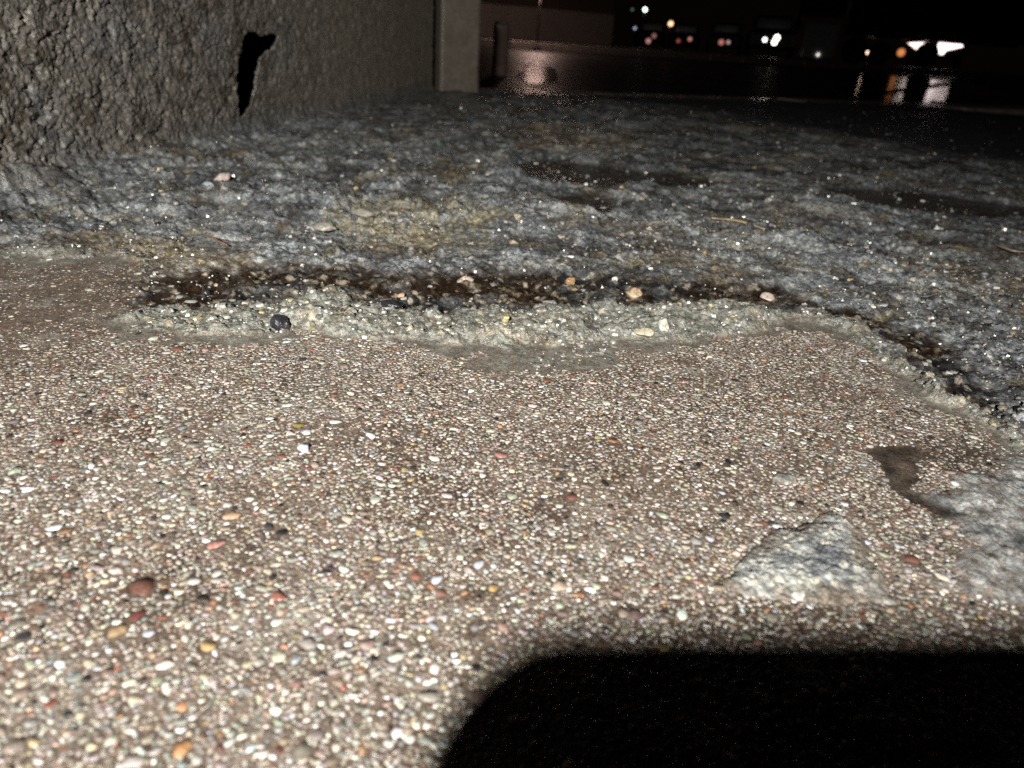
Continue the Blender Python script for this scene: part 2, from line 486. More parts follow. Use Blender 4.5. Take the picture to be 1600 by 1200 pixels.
# --- the sheet: rows of growing radius round the point below the lens
def radii():
    out = [.045]
    while out[-1] < 3.5:
        r = out[-1]
        if r < .33:
            dr = .0014
        else:
            dr = max(.0007 + .0005 * max(r - .33, 0) / .1, .0009) if r < .5 else .0016 + (r - .5) * .006
        out.append(r + dr)
    return np.array(out)
RR = radii()
AZ = np.radians(np.concatenate([np.linspace(-86, -53, 45), np.linspace(-52, 54, 780), np.linspace(55, 86, 42)]))
rr, aa = np.meshgrid(RR, AZ, indexing='ij')
gx = (rr * np.sin(aa)).ravel(); gy = (rr * np.cos(aa)).ravel()
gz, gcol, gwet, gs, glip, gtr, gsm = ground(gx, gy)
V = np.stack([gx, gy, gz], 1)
nr, na = rr.shape
ii = np.arange(nr * na).reshape(nr, na)
F = np.stack([ii[:-1, :-1].ravel(), ii[:-1, 1:].ravel(), ii[1:, 1:].ravel(), ii[1:, :-1].ravel()], 1)
print('ground verts', len(V), 'rows', nr)

def sub_sheet(name, keep, mat, parent=None, kind=None):
    f = F[keep]
    u, inv = np.unique(f, return_inverse=True)
    me = mk_mesh(name, V[u], inv.reshape(f.shape)[:, ::-1], gcol[u], gwet[u])
    return link(name, me, mat, parent, kind)

fl = glip[F].mean(1) > .5
s_f = ((gs + gsm * 1.0)[F].mean(1) > .5) & ~fl
# where the plain slab meets stain and smear the sheet stays one piece
in_slab = sdf(gx[F].mean(1), gy[F].mean(1), SLABP) < 0
s_f = (in_slab | s_f) & ~fl & (gtr[F].mean(1) < .5)
ks_f = ((gx - K0[0]) * KN[0] + (gy - K0[1]) * KN[1])[F].min(1)
ok = ks_f < .02
pavement = sub_sheet('pavement', s_f & ok, M_SLAB, None, 'structure')
mortar_edge = sub_sheet('mortar_edge', fl & ok, M_LIP, pavement)
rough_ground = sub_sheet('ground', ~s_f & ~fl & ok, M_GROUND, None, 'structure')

def ground_z(x, y):
    return ground(np.atleast_1d(np.asarray(x, float)), np.atleast_1d(np.asarray(y, float)))[0]

# ------------------------------------------------------------------ pebbles set in the slab
PAL = [((.50, .465, .395), 17), ((.64, .62, .57), 10), ((.36, .335, .295), 22), ((.37, .31, .25), 17), ((.24, .19, .155), 16), ((.38, .20, .11), .9),
       ((.19, .08, .055), 1.8), ((.42, .33, .19), 1.1), ((.03, .03, .03), 3.0), ((.48, .50, .54), 2.2), ((.38, .25, .20), 1.3), ((.27, .27, .245), 8)]
PW = np.array([p[1] for p in PAL]); PW = PW / PW.sum(); PC = np.array([p[0] for p in PAL])

def scatter_pebbles():
    x0, x1, y0, y1, cell = -.55, .52, .055, .66, .00025
    nx, ny = int((x1 - x0) / cell), int((y1 - y0) / cell)
    occ = np.zeros((ny, nx), bool)
    out = []
    classes = [(.0028, .0042, 120), (.0019, .0028, 3000), (.0013, .0019, 22000), (.00085, .0013, 200000), (.0005, .00085, 560000)]
    for (ra, rb, n) in classes:
        X = rng.uniform(x0, x1, n); Y = rng.uniform(y0, y1, n)
        R = ra + (rb - ra) * rng.random(n) ** 1.7
        # stay in the lens's neighbourhood: a wedge a little wider than the view
        px, py, f = to_px(np.stack([X, Y, np.zeros(n)], 1))
        k = (px > -180) & (px < 2250) & (py < 1330) & (f > 0)
        X, Y, R = X[k], Y[k], R[k]
        res = ground(X, Y)
        ws = res[3]
        bald = sst(.10, -.02, sdf(X, Y, gp([(-200, 395), (215, 400), (205, 500), (100, 512), (-200, 520)])))
        patch = fbm(X / .025, Y / .025, 300, 3)
        p = (ws > .6) * (1 - .90 * bald) * np.clip(.95 + .5 * sst(.22, .13, Y) + 1.0 * patch + .8 * fbm(X / .07, Y / .03, 301, 3), .30, 1) * np.where(R > .003, .8, 1)
        k = rng.random(len(X)) < p
        X, Y, R, Z = X[k], Y[k], R[k], res[0][k]
        for i in range(len(X)):
            jx = int((X[i] - x0) / cell); jy = int((Y[i] - y0) / cell); q = max(1, int(R[i] * .82 / cell))
            if jx - q < 0 or jy - q < 0 or jx + q >= nx or jy + q >= ny:
                continue
            h = int(q * .72)
            if occ[jy, jx] or occ[jy - h:jy + h + 1:max(h, 1), jx - h:jx + h + 1:max(h, 1)].any() or occ[jy - q, jx] or occ[jy + q, jx] or occ[jy, jx - q] or occ[jy, jx + q]:
                continue
            occ[jy - h:jy + h + 1, jx - h:jx + h + 1] = True
            occ[jy - q:jy + q + 1, jx - h // 2:jx + h // 2 + 1] = True
            occ[jy - h // 2:jy + h // 2 + 1, jx - q:jx + q + 1] = True
            out.append((X[i], Y[i], Z[i], R[i]))
    return np.array(out)

NS = 7
def dome_verts(n, seed, tall=1.0):
    """n unit pebbles: worn, slightly angular domes (rim, shoulder, top)"""
    g = np.random.default_rng(seed)
    a = np.arange(NS) * 2 * np.pi / NS + g.uniform(0, 6.28, (n, 1)) + g.normal(0, .14, (n, NS))
    rad = 1 + g.normal(0, .16, (n, NS))
    el = g.uniform(1.0, 1.65, (n, 1)); th = g.uniform(0, np.pi, (n, 1))
    def ring(s, z):
        x = rad * s * np.cos(a); y = rad * s * np.sin(a)
        x = x * el ** .5; y = y / el ** .5
        return np.stack([x * np.cos(th) - y * np.sin(th), x * np.sin(th) + y * np.cos(th), np.broadcast_to(z, x.shape)], 2)
    hgt = g.uniform(.07, .20, (n, 1)) * tall; tl = g.normal(0, .05, (n, NS)) * tall
    top = np.stack([g.normal(0, .1, n), g.normal(0, .1, n), hgt[:, 0] * 1.08], 1)[:, None, :]
    return np.concatenate([ring(1.0, np.full((n, 1), -.25)), ring(.74, hgt * .82 + tl), top], 1)

def dome_faces():
    f = []
    for k in range(NS):
        j = (k + 1) % NS
        f += [(k, j, NS + j), (k, NS + j, NS + k), (NS + k, NS + j, 2 * NS)]
    return np.array(f)
DF = dome_faces(); DV = 2 * NS + 1

def pebble_mass(name, P, col, parent, seed, mat, tall=1.0, smooth=True):
    n = len(P)
    U = dome_verts(n, seed, tall) * P[:, 3][:, None, None] + P[:, None, :3]
    Fm = (DF[None] + (np.arange(n) * DV)[:, None, None]).reshape(-1, 3)
    me = mk_mesh(name, U.reshape(-1, 3), Fm, np.repeat(col, DV, 0), None, smooth)
    return link(name, me, mat, parent, 'stuff')

SHAPES = []
def pebble_shapes(mat, k=14):
    U = dome_verts(k, 99)
    for i in range(k):
        me = mk_mesh('pebble', U[i], DF)
        me.materials.append(mat)
        SHAPES.append(me)
pebble_shapes(M_PEB1)

def single(name, p, col, parent):
    o = bpy.data.objects.new(name, SHAPES[random.randrange(len(SHAPES))])
    COL.objects.link(o)
    o.parent = parent
    o.location = (float(p[0]), float(p[1]), float(p[2])); s = float(p[3])
    o.scale = (s, s, s * random.uniform(.8, 1.2)); o.rotation_euler = (0, 0, random.uniform(0, 6.28))
    o.color = (*[float(c) for c in col], 1)
    return o

PB = scatter_pebbles()
pc = PC[rng.choice(len(PAL), len(PB), p=PW)] * np.exp(rng.normal(-.05, .28, (len(PB), 1))) * (1 + rng.normal(0, .05, (len(PB), 3)))
pc = np.clip(pc, .01, .8)
# the two or three largest of the photograph at their places
def force(px, py, r, c):
    g = G(px, py); return (g[0], g[1], float(ground_z(g[0], g[1])[0]), r), c
FORCED = [force(222, 915, 0.0047, (0.139, 0.067, 0.050)), force(185, 985, 0.0032, (0.302, 0.215, 0.123)), force(783, 712, 0.0032, (0.351, 0.172, 0.149)),
          force(362, 805, 0.0031, (0.445, 0.295, 0.203)), force(338, 850, 0.0029, (0.387, 0.197, 0.168)), force(770, 918, 0.0023, (0.388, 0.262, 0.118)),
          force(285, 1170, 0.0025, (0.416, 0.226, 0.111)), force(1425, 875, 0.0032, (0.180, 0.082, 0.065)), force(1035, 1012, 0.0022, (0.357, 0.260, 0.127)),
          force(465, 665, 0.0027, (0.249, 0.191, 0.064)), force(893, 775, 0.0027, (0.153, 0.072, 0.055)), force(1138, 722, 0.0020, (0.017, 0.018, 0.023)),
          force(682, 905, 0.0023, (0.503, 0.515, 0.550)), force(750, 882, 0.0023, (0.450, 0.461, 0.513)), force(230, 990, 0.0020, (0.490, 0.502, 0.560)),
          force(325, 1010, 0.0025, (0.468, 0.319, 0.157)), force(650, 900, 0.0023, (0.242, 0.109, 0.081)), force(690, 925, 0.0020, (0.210, 0.106, 0.083)),
          force(1110, 842, 0.0020, (0.505, 0.505, 0.574)), force(1128, 770, 0.0016, (0.489, 0.489, 0.558)), force(318, 935, 0.0020, (0.023, 0.020, 0.020)), force(215, 962, 0.0023, (0.135, 0.037, 0.037))]
ppx, ppy, pf = to_px(PB[:, :3])
FP = np.array([f[0] for f in FORCED]); FC = np.array([f[1] for f in FORCED])
hit = np.zeros(len(PB), bool)
for q in FP:
    hit |= np.hypot(PB[:, 0] - q[0], PB[:, 1] - q[1]) < q[3] * .9 + PB[:, 3] * .6
PB, pc, ppx, ppy, pf = PB[~hit], pc[~hit], ppx[~hit], ppy[~hit], pf[~hit]
shadowed = (ppx > 760) & (ppy > 1020)
size = np.where((ppx > 0) & (ppx < 1600) & (ppy < 1200) & (ppy > 0) & ~shadowed, PB[:, 3] / pf * np.clip((ppy - 58) / 1150, .1, 1) ** .5, 0)
order = np.argsort(-size)
nbig = 300 - len(FP)
big = order[:nbig]; rest = order[nbig:]
for q, c in zip(FP, FC):
    single('pebble', q, c, pavement)
for i in big:
    single('pebble', PB[i], pc[i], pavement)
pebble_mass('pebbles', PB[rest], pc[rest], pavement, 5, M_PEB)
print('pebbles', len(PB))

# ------------------------------------------------------------------ stones and grit on the rough ground and in the mortar
def scatter_zone(n, rsel, seed, ra, rb, poly, pw=2.0):
    g = np.random.default_rng(seed)
    px = g.uniform(-80, 1680, n); py = g.uniform(*poly, n)
    P = G(px, py)
    X, Y = P[:, 0], P[:, 1]
    res = ground(X, Y)
    k = rsel(res, X, Y)
    X, Y = X[k], Y[k]
    R = ra + (rb - ra) * g.random(len(X)) ** pw
    return np.stack([X, Y, res[0][k] - R * .12, R], 1)

def kside(X, Y):
    return ((X - K0[0]) * KN[0] + (Y - K0[1]) * KN[1]) < -.03
WP0 = G(-60, 316)[:2]; WP1 = G(682, 143)[:2]
WD = (WP1 - WP0) / np.linalg.norm(WP1 - WP0); WN = np.array([WD[1], -WD[0]])      # normal towards the pavement
def front_of_wall(X, Y):
    return (X - WP0[0]) * WN[0] + (Y - WP0[1]) * WN[1] > .012
gr = scatter_zone(34000, lambda r, X, Y: (r[3] < .2) & (r[4] < .3) & (rng.random(len(X)) > .70 * r[5]) & (rng.random(len(X)) < np.clip(.50 + 1.5 * fbm(X / .03, Y / .03, 9, 4), .10, 1)) & kside(X, Y) & front_of_wall(X, Y) & (fbm(X / .05, Y / .05, 7, 3) > -.35), 21, .0006, .0034, (170, 720), 4.5)
PG = np.array([[.30, .30, .28], [.10, .10, .105], [.40, .36, .29], [.20, .16, .11], [.55, .53, .48], [.035, .035, .04], [.36, .27, .13], [.20, .21, .23]])
gc = PG[rng.choice(8, len(gr), p=[.27, .2, .12, .12, .08, .1, .03, .08])] * rng.uniform(.7, 1.15, (len(gr), 1))
fpx, fpy, ff = to_px(gr[:, :3])
od = np.argsort(-np.where((fpx > 0) & (fpx < 1600), gr[:, 3] / ff, 0))
for i in od[:240]:
    single('stone', gr[i], gc[i], rough_ground)
pebble_mass('grit', gr[od[240:]], gc[od[240:]], rough_ground, 6, M_GRIT, 3.6, False)
lp = scatter_zone(24000, lambda r, X, Y: (r[4] > .6), 23, .0005, .0028, (380, 740), 4.0)
lc = np.array([[.26, .26, .23], [.19, .185, .155], [.46, .45, .40], [.32, .28, .16], [.08, .08, .08]])[rng.choice(5, len(lp), p=[.4, .3, .15, .1, .05])] * rng.uniform(.75, 1.1, (len(lp), 1))
pebble_mass('mortar_grains', lp, lc, mortar_edge, 8, M_GRIT, 2.6, False)

# ------------------------------------------------------------------ loose stones, chips and twigs
def stone_mesh(name, seed, sx, sy, sz, ang=.25, col=(.3, .3, .3), spot=None, nu=26, nv=16, facets=11):
    """irregular stone: a ball cut by random planes, with fine relief; sits with its base a little below z = 0"""
    g = np.random.default_rng(seed)
    th = np.linspace(0, np.pi, nv)[:, None]; ph = (np.arange(nu) * 2 * np.pi / nu)[None]
    D = np.stack([np.sin(th) * np.cos(ph), np.sin(th) * np.sin(ph), np.cos(th) * np.ones_like(ph)], 2).reshape(-1, 3)
    r = np.ones(len(D))
    for _ in range(facets):
        n = g.normal(size=3); n /= np.linalg.norm(n); h = g.uniform(1 - ang * 1.6, 1 - ang * .2)
        dn = D @ n
        r = np.minimum(r, np.where(dn > .05, h / np.maximum(dn, .05), 9))
    r = r * (1 + .16 * fbm(D[:, 0] * 2.1 + D[:, 2] + seed, D[:, 1] * 2.1 - D[:, 2] * .7, seed, 3))
    P = D * r[:, None] * np.array([sx, sy, sz])
    P[:, 2] += sz * .62
    ids = np.arange(nu * nv).reshape(nv, nu)
    f = np.stack([ids[:-1].ravel(), ids[1:].ravel(), np.roll(ids, -1, 1)[1:].ravel(), np.roll(ids, -1, 1)[:-1].ravel()], 1)
    c = np.repeat(np.array(col, float)[None], len(P), 0) * (1 + .3 * fbm(D[:, 0] * 3 + seed, D[:, 1] * 3 + D[:, 2] * 2, seed + 3, 3))[:, None]
    if spot is not None:
        t = sst(.25, .5, fbm(D[:, 0] * 2.6 + seed, D[:, 1] * 2.6 + D[:, 2] * 1.7, seed + 8, 3))[:, None]
        c = c * (1 - t) + np.array(spot) * t
    return mk_mesh(name, P, f, np.clip(c, .005, .85))

M_STONE = wet_mineral('wet stone', 1300, .35, .7, .35, .0005, .25, crough=.08, mott=500)
M_DARK = wet_mineral('wet black stone', 900, .3, .9, .5, .0006, .3, crough=.07, mott=400)

def place(name, px, py, wpx, hpx, seed, col, label, cat, group=None, dark=False, rz=None, ang=.42, spot=None, deep=.8, sink=.3):
    g = G(px, py)
    z = float(ground_z(g[0], g[1])[0])
    g = G(px, py, z)
    s = np.linalg.norm(g - CAM) / FPX
    if not dark:
        col = tuple(.62 * q + .20 * sum(col) / 3 for q in col)
        spot = spot if spot is None else tuple(.7 * q for q in spot)
        ang = max(ang, .3)
    sx = wpx * s / 2; sz = hpx * s / 2
    o = link(name, stone_mesh(name, seed, sx, sx * deep, sz, ang, col, spot), M_DARK if dark else M_STONE)
    o.location = (float(g[0]), float(g[1]), z - sink * sz)
    o.rotation_euler = (0, 0, (seed * 1.7) % .8 - .4 if rz is None else rz)
    return tag(o, label, cat, group)

BG = 'dark stone chips stuck in the mortar'
place('stone_chip', 440, 510, 32, 30, 3, (.022, .022, .028), 'round black stone chip sitting on the lower lip of the pale mortar', 'stone', BG, True, spot=(.05, .045, .045), ang=.3)
place('stone_chip', 612, 484, 50, 24, 5, (.02, .021, .026), 'wide glossy black stone chip between dark trough and pale mortar', 'stone', BG, True, ang=.4)
place('stone_chip', 322, 462, 14, 14, 8, (.025, .025, .03), 'tiny black stone chip behind the left part of the mortar rim', 'stone', BG, True, ang=.35)
place('stone_chip', 785, 486, 36, 14, 13, (.02, .02, .022), 'low black stone chip at the back of the mortar near the centre', 'stone', BG, True, ang=.4)
place('slate_splinter', 927, 516, 46, 14, 15, (.03, .03, .036), 'slim dark slate splinter with white specks lying on the pale mortar', 'stone', BG, True, rz=-.5, ang=.45, spot=(.16, .16, .17), deep=.3)
QG = 'pale stones bedded in the broken ground'
place('quartz_stone', 1037, 514, 22, 27, 17, (.62, .60, .50), 'upright creamy white quartz stone on the front of the mortar', 'stone', QG, ang=.25, spot=(.5, .42, .28))
place('pale_stone', 347, 284, 28, 18, 21, (.58, .44, .36), 'pinkish pale stone in the grey ground below the wall slot', 'stone', QG, spot=(.6, .55, .48))
place('pale_stone', 325, 292, 18, 12, 22, (.40, .46, .52), 'small bluish stone beside the pinkish one below the wall slot', 'stone', QG)
place('pale_stone', 512, 358, 46, 16, 25, (.40, .37, .30), 'flat beige stone flake at the left end of the mossy tan patch', 'stone', QG, ang=.45, spot=(.5, .45, .36))
place('pale_stone', 580, 334, 60, 12, 26, (.42, .38, .29), 'long flat cream stone flake lying behind the mossy tan patch', 'stone', QG, ang=.45)
place('pale_stone', 627, 346, 26, 14, 28, (.42, .45, .56), 'bluish white stone on the mossy tan patch', 'stone', QG)
place('pale_stone', 808, 340, 16, 12, 29, (.50, .42, .26), 'small yellow stone right of the mossy tan patch', 'stone', QG)
place('pale_stone', 800, 382, 26, 15, 31, (.46, .38, .25), 'tan stone in front of the small yellow stone right of the mossy patch', 'stone', QG, spot=(.3, .24, .16))
place('pale_stone', 727, 444, 30, 19, 33, (.60, .47, .37), 'pale peach stone at the back of the dark trough', 'stone', QG, spot=(.2, .13, .08), ang=.3)
place('pale_stone', 892, 443, 18, 15, 34, (.40, .22, .06), 'amber stone standing in the darkest brown part of the trough', 'stone', QG)
place('pale_stone', 896, 456, 18, 13, 35, (.42, .33, .13), 'ochre stone just below the amber stone in the trough', 'stone', QG)
place('pale_stone', 989, 461, 32, 18, 36, (.55, .42, .24), 'golden stone with an orange stain near the right end of the trough', 'stone', QG, spot=(.45, .2, .06))
place('pale_stone', 960, 440, 12, 14, 37, (.55, .56, .52), 'small white stone at the grey edge above the trough', 'stone', QG)
place('pale_stone', 862, 474, 34, 10, 38, (.36, .38, .33), 'flat greenish grey stone lying across the front of the trough', 'stone', QG, ang=.4)
place('pale_stone', 790, 500, 17, 14, 39, (.58, .50, .18), 'lemon yellow stone in the middle of the mortar', 'stone', QG)
place('pale_stone', 752, 508, 16, 13, 40, (.50, .45, .26), 'cream stone left of the lemon yellow stone in the mortar', 'stone', QG)
place('pale_stone', 1005, 520, 34, 15, 42, (.55, .49, .32), 'wide pale yellow stone left of the upright quartz stone', 'stone', QG)
place('pale_stone', 1195, 467, 26, 14, 43, (.56, .42, .34), 'pale pink stone at the right end of the trough behind the mortar', 'stone', QG)
place('pale_stone', 628, 462, 22, 11, 44, (.50, .28, .12), 'orange shell-like stone just above the wide black chip', 'stone', QG, ang=.4)
place('pale_stone', 407, 492, 17, 12, 45, (.50, .33, .10), 'yellow orange stone left of the round black chip', 'stone', QG)
place('white_pebble', 1465, 361, 12, 8, 46, (.74, .73, .70), 'small bright white pebble lying on the dark grey ground at the right', 'stone', QG)
place('white_pebble', 1380, 478, 28, 8, 47, (.55, .55, .60), 'thin sparkling white flake on the grey ground behind the curved mortar', 'stone', QG, ang=.45)
SG = 'larger pebbles worn into the brown slab'
place('white_pebble', 475, 702, 23, 15, 51, (.66, .68, .75), 'largest bluish white pebble in the brown slab, in a little cluster', 'pebble', SG, ang=.12, sink=.55)
place('white_pebble', 452, 678, 16, 9, 52, (.62, .52, .44), 'pinkish white pebble behind and left of the largest white one', 'pebble', SG, ang=.15, sink=.55)
place('white_pebble', 478, 676, 18, 8, 53, (.55, .60, .58), 'pale green white pebble right behind the largest white one', 'pebble', SG, ang=.15, sink=.55)
place('white_pebble', 1250, 933, 30, 14, 54, (.66, .64, .58), 'flat white pebble at the front foot of the cement lump', 'pebble', SG, ang=.15, sink=.55)
place('white_pebble', 1357, 876, 15, 10, 56, (.66, .62, .45), 'cream pebble beside the right flank of the cement lump', 'pebble', SG, ang=.15, sink=.4)
place('grey_pebble', 1228, 750, 42, 17, 55, (.33, .32, .28), 'flat grey speckled pebble between the slab centre and the dark stain', 'pebble', SG, ang=.15, sink=.6, spot=(.2, .17, .13))

def twig(name, pts, rpx, col, label):
    g = G(*pts[0]); z = float(ground_z(g[0], g[1])[0])
    W3 = []
    for (px, py) in pts:
        q = G(px, py); zz = float(ground_z(q[0], q[1])[0]); q = G(px, py, max(zz, 0) + .0012)
        W3.append((q[0], q[1], zz + .0030))
    P = [Vector(p) for p in W3]
    # smooth the polyline
    out = []
    for i in range(len(P) - 1):
        for t in (0, .34, .67):
            out.append(P[i].lerp(P[i + 1], t) + Vector((0, 0, random.uniform(-.0002, .0004))))
    out.append(P[-1])
    s = float(np.linalg.norm(np.array(W3[0]) - CAM) / FPX) * rpx
    R = [s * (.45 + .55 * math.sin(math.pi * min(.93, max(.07, i / (len(out) - 1))))) for i in range(len(out))]
    mb = MB().tube([p - out[0] for p in out], R, 7)
    o = mb.build(name, plain(name + ' bark', col, .35, 0, .5, .4, 900), None, None, True)
    o.location = out[0]
    return tag(o, label, 'twig', 'twigs lying on the wet ground')
twig('twig', [(1112, 344), (1138, 346), (1158, 350), (1178, 356), (1194, 361)], 1.7, (.50, .38, .22), 'pale straw coloured twig curving across the grey ground right of centre')
twig('twig', [(316, 370), (332, 375), (346, 383), (357, 388)], 1.6, (.20, .10, .06), 'short reddish brown twig lying on the ground left of the tan patch')
twig('twig', [(1548, 384), (1566, 390), (1584, 396), (1604, 397)], 1.1, (.30, .26, .20), 'thin greyish twig at the right border of the grey ground')

# cement lump stuck on the slab
def cement_lump():
    out = gp([(1125, 912), (1158, 872), (1200, 834), (1238, 826), (1270, 812), (1296, 802), (1332, 808), (1352, 850), (1372, 892), (1385, 935), (1310, 948), (1240, 942), (1175, 932)])
    c = out.mean(0)
    lo = out.min(0) - .006; hi = out.max(0) + .006
    st = .00045
    xs = np.arange(lo[0], hi[0], st); ys = np.arange(lo[1], hi[1], st)
    X, Y = np.meshgrid(xs, ys); x = X.ravel(); y = Y.ravel()
    wx = x + .0045 * fbm(x / .009, y / .009, 501, 4); wy = y + .0045 * fbm(x / .009, y / .009, 502, 4)
    s = sdf(wx, wy, out)
    w1, i1 = worley(x / .0024, y / .0024, 510); med = fbm(x / .012, y / .012, 520, 4); fine = fbm(x / .0016, y / .0016, 530, 3)
    body = np.sqrt(np.clip(-s / .016, 0, 1))
    z = ground(x, y)[0] * 0 - .0012 + .0030 * body * (1 + .6 * med) + body ** .5 * (.0011 * np.sqrt(np.clip(1 - w1 * 1.2, 0, 1)) * i1 + .0008 * fine) + np.where(s < 0, .0012, 0)
    n1 = fbm(x / .006, y / .006, 540, 3); n2 = fbm(x / .013, y / .013, 550, 3)
    col = np.repeat(np.array([.29, .30, .288])[None], len(x), 0)
    def mx(b, t):
        return col * (1 - t[:, None]) + np.array(b) * t[:, None]
    col = mx((.36, .36, .31), sst(.0, .5, n1)); col = mx((.075, .082, .095), sst(.15, .55, n2 - .3 * n1) * .85)
    col = mx((.48, .45, .38), (i1 > .86).astype(float) * .7); col = mx((.17, .14, .11), sst(-.009, .0, s + .006 * n2))
    nyy, nxx = X.shape
    ids = np.arange(nxx * nyy).reshape(nyy, nxx)
    f = np.stack([ids[:-1, :-1].ravel(), ids[:-1, 1:].ravel(), ids[1:, 1:].ravel(), ids[1:, :-1].ravel()], 1)
    f = f[(s[f] < .0012).all(1)]
    u, inv = np.unique(f, return_inverse=True)
    P = np.stack([x, y, z], 1)[u] - np.array([c[0], c[1], 0])
    o = link('cement_lump', mk_mesh('cement_lump', P, inv.reshape(f.shape), np.clip(col[u], .01, .8)), M_LUMP)
    o.location = (float(c[0]), float(c[1]), 0)
    q = np.stack([x, y, z], 1)[(s < -.003) & (rng.random(len(s)) < .0045)]
    q = np.column_stack([q - np.array([c[0], c[1], .0001]), .0005 + .0011 * rng.random(len(q)) ** 2])
    pebble_mass('grains', q, np.array([[.42, .42, .39], [.33, .335, .31], [.10, .10, .105], [.42, .36, .27], [.26, .13, .07]])[rng.choice(5, len(q), p=[.35, .3, .2, .1, .05])], o, 77, M_PEB)
    tag(o, 'pale grey lump of hardened cement stuck on the brown pebbled slab', 'cement lump')
cement_lump()

# ------------------------------------------------------------------ the roughcast wall with its slot
wall_root = empty('plinth_wall', (WP0[0], WP0[1], 0), math.atan2(WD[1], WD[0]))
tag(wall_root, 'dark brown roughcast wall base with a black vertical slot near the ground', 'wall')
WL = float(np.linalg.norm(WP1 - WP0))
def wall_uv(px, py):
    """where a sight line meets the wall plane: along the wall, height"""
    d = ray(px, py); n3 = np.array([WN[0], WN[1], 0])
    t = (np.array([WP0[0], WP0[1], 0]) - CAM) @ n3 / (d @ n3)
    P = CAM + t[..., None] * d
    return np.stack([(P[..., 0] - WP0[0]) * WD[0] + (P[..., 1] - WP0[1]) * WD[1], P[..., 2]], -1)
HOLE = np.array([(382, 62), (392, 53), (404, 54), (410, 60), (424, 56), (435, 58), (426, 74), (412, 80), (406, 96), (401, 118), (396, 148), (390, 164), (383, 176), (377, 182), (376, 160), (372, 142), (376, 112), (379, 84)], float)
HUV = wall_uv(HOLE[:, 0], HOLE[:, 1])
def build_wall():
    s = [-.25]
    while s[-1] < WL - .040:
        s.append(s[-1] + .0012 + max(0, s[-1]) * .0011)
    s = np.array(s[:-1] + [WL - .040])
    z = list(np.arange(-.03, .285, .0017)) + list(np.linspace(.29, .6, 16)) + [1.0, 1.8, 2.8]
    z = np.array(z)
    S, Z = np.meshgrid(s, z); u = S.ravel(); v = Z.ravel()
    wu = u + .005 * fbm(u / .014, v / .008, 601, 3); wv = v + .003 * fbm(u / .008, v / .008, 602, 3)
    w1, i1 = worley(wu / .0058, wv / .0036, 610); w2, i2 = worley(wu / .0032, wv / .0020, 620)
    rough = np.clip(1.05 - .55 * sst(.05, .8, u), .35, 1) * (1 - .35 * sst(.55, 1.1, u))
    n = rough * (.0031 * np.sqrt(np.clip(1 - 1.15 * w1 ** 2, 0, 1)) * (.4 + .9 * i1) + .0018 * np.sqrt(np.clip(1 - w2 * 1.1, 0, 1)) * i2 - .0035 * sst(.2, .6, fbm(u / .014, v / .009, 631, 3)) + .0026 * fbm(u / .03, v / .03, 630, 3)) + .0005 * fbm(u / .002, v / .002, 640, 2)
    # foot of the render thickens and runs into the ground
    n = n + .009 * sst(.022, -.005, v + .010 * fbm(u / .05, v / .05, 645, 3)) - .003
    sh = -.0045 + sdf(u + .0028 * fbm(u / .02, v / .02, 650, 3), v + .0015 * fbm(u / .012, v / .012, 651, 3), HUV)
    
    m1 = fbm(u / .06, v / .06, 660, 4); m2 = fbm(u / .012, v / .012, 670, 3)
    col = np.repeat(np.array([.180, .163, .142])[None], len(u), 0)
    def mx(c, b, t):
        return c * (1 - t[:, None]) + np.array(b) * t[:, None]
    col = mx(col, (.16, .155, .15), sst(.0, .6, m1)); col = mx(col, (.085, .07, .054), sst(.0, .6, m2 - m1 * .5))
    col = mx(col, (.3, .27, .23), (i2 > .95).astype(float) * .5)
    col = mx(col, (.29, .25, .195), sst(.4, 1.0, u) * .85)  # lighter towards the far end, painted to offset the flash's falloff
    col = mx(col, (.15, .155, .16), sst(.045, .0, v + .012 * m1) * sst(.2, .5, u) * .8)
    P = np.stack([u, -n, v], 1)          # local y points into the wall
    nz, ns = S.shape
    ids = np.arange(nz * ns).reshape(nz, ns)
    f = np.stack([ids[:-1, :-1].ravel(), ids[:-1, 1:].ravel(), ids[1:, 1:].ravel(), ids[1:, :-1].ravel()], 1)
    keep = ~(sh[f] < 0).all(1)
    f = f[keep]
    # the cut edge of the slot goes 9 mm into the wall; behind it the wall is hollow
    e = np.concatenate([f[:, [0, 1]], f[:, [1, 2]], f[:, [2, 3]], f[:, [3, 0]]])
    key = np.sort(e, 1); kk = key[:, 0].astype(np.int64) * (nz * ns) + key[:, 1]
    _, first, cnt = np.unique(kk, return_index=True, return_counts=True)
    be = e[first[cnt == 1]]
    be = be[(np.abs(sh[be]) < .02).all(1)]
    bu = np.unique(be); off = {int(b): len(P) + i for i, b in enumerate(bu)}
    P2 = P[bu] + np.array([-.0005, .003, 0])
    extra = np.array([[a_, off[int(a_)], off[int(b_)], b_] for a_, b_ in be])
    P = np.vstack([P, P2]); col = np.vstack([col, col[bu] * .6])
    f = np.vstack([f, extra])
    u_, inv = np.unique(f, return_inverse=True)
    return mk_mesh('render_coat', P[u_], inv.reshape(f.shape), np.clip(col[u_], .01, .6))
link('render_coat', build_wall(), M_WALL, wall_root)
M_VOID = plain('near-black cavity backing', (.012, .010, .009), .9, 0, 0, .2, 30)  # near-black, so the unlit hollow is put into the colour
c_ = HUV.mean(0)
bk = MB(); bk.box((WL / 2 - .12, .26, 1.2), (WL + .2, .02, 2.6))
bk.build('inner_leaf', M_VOID, wall_root)

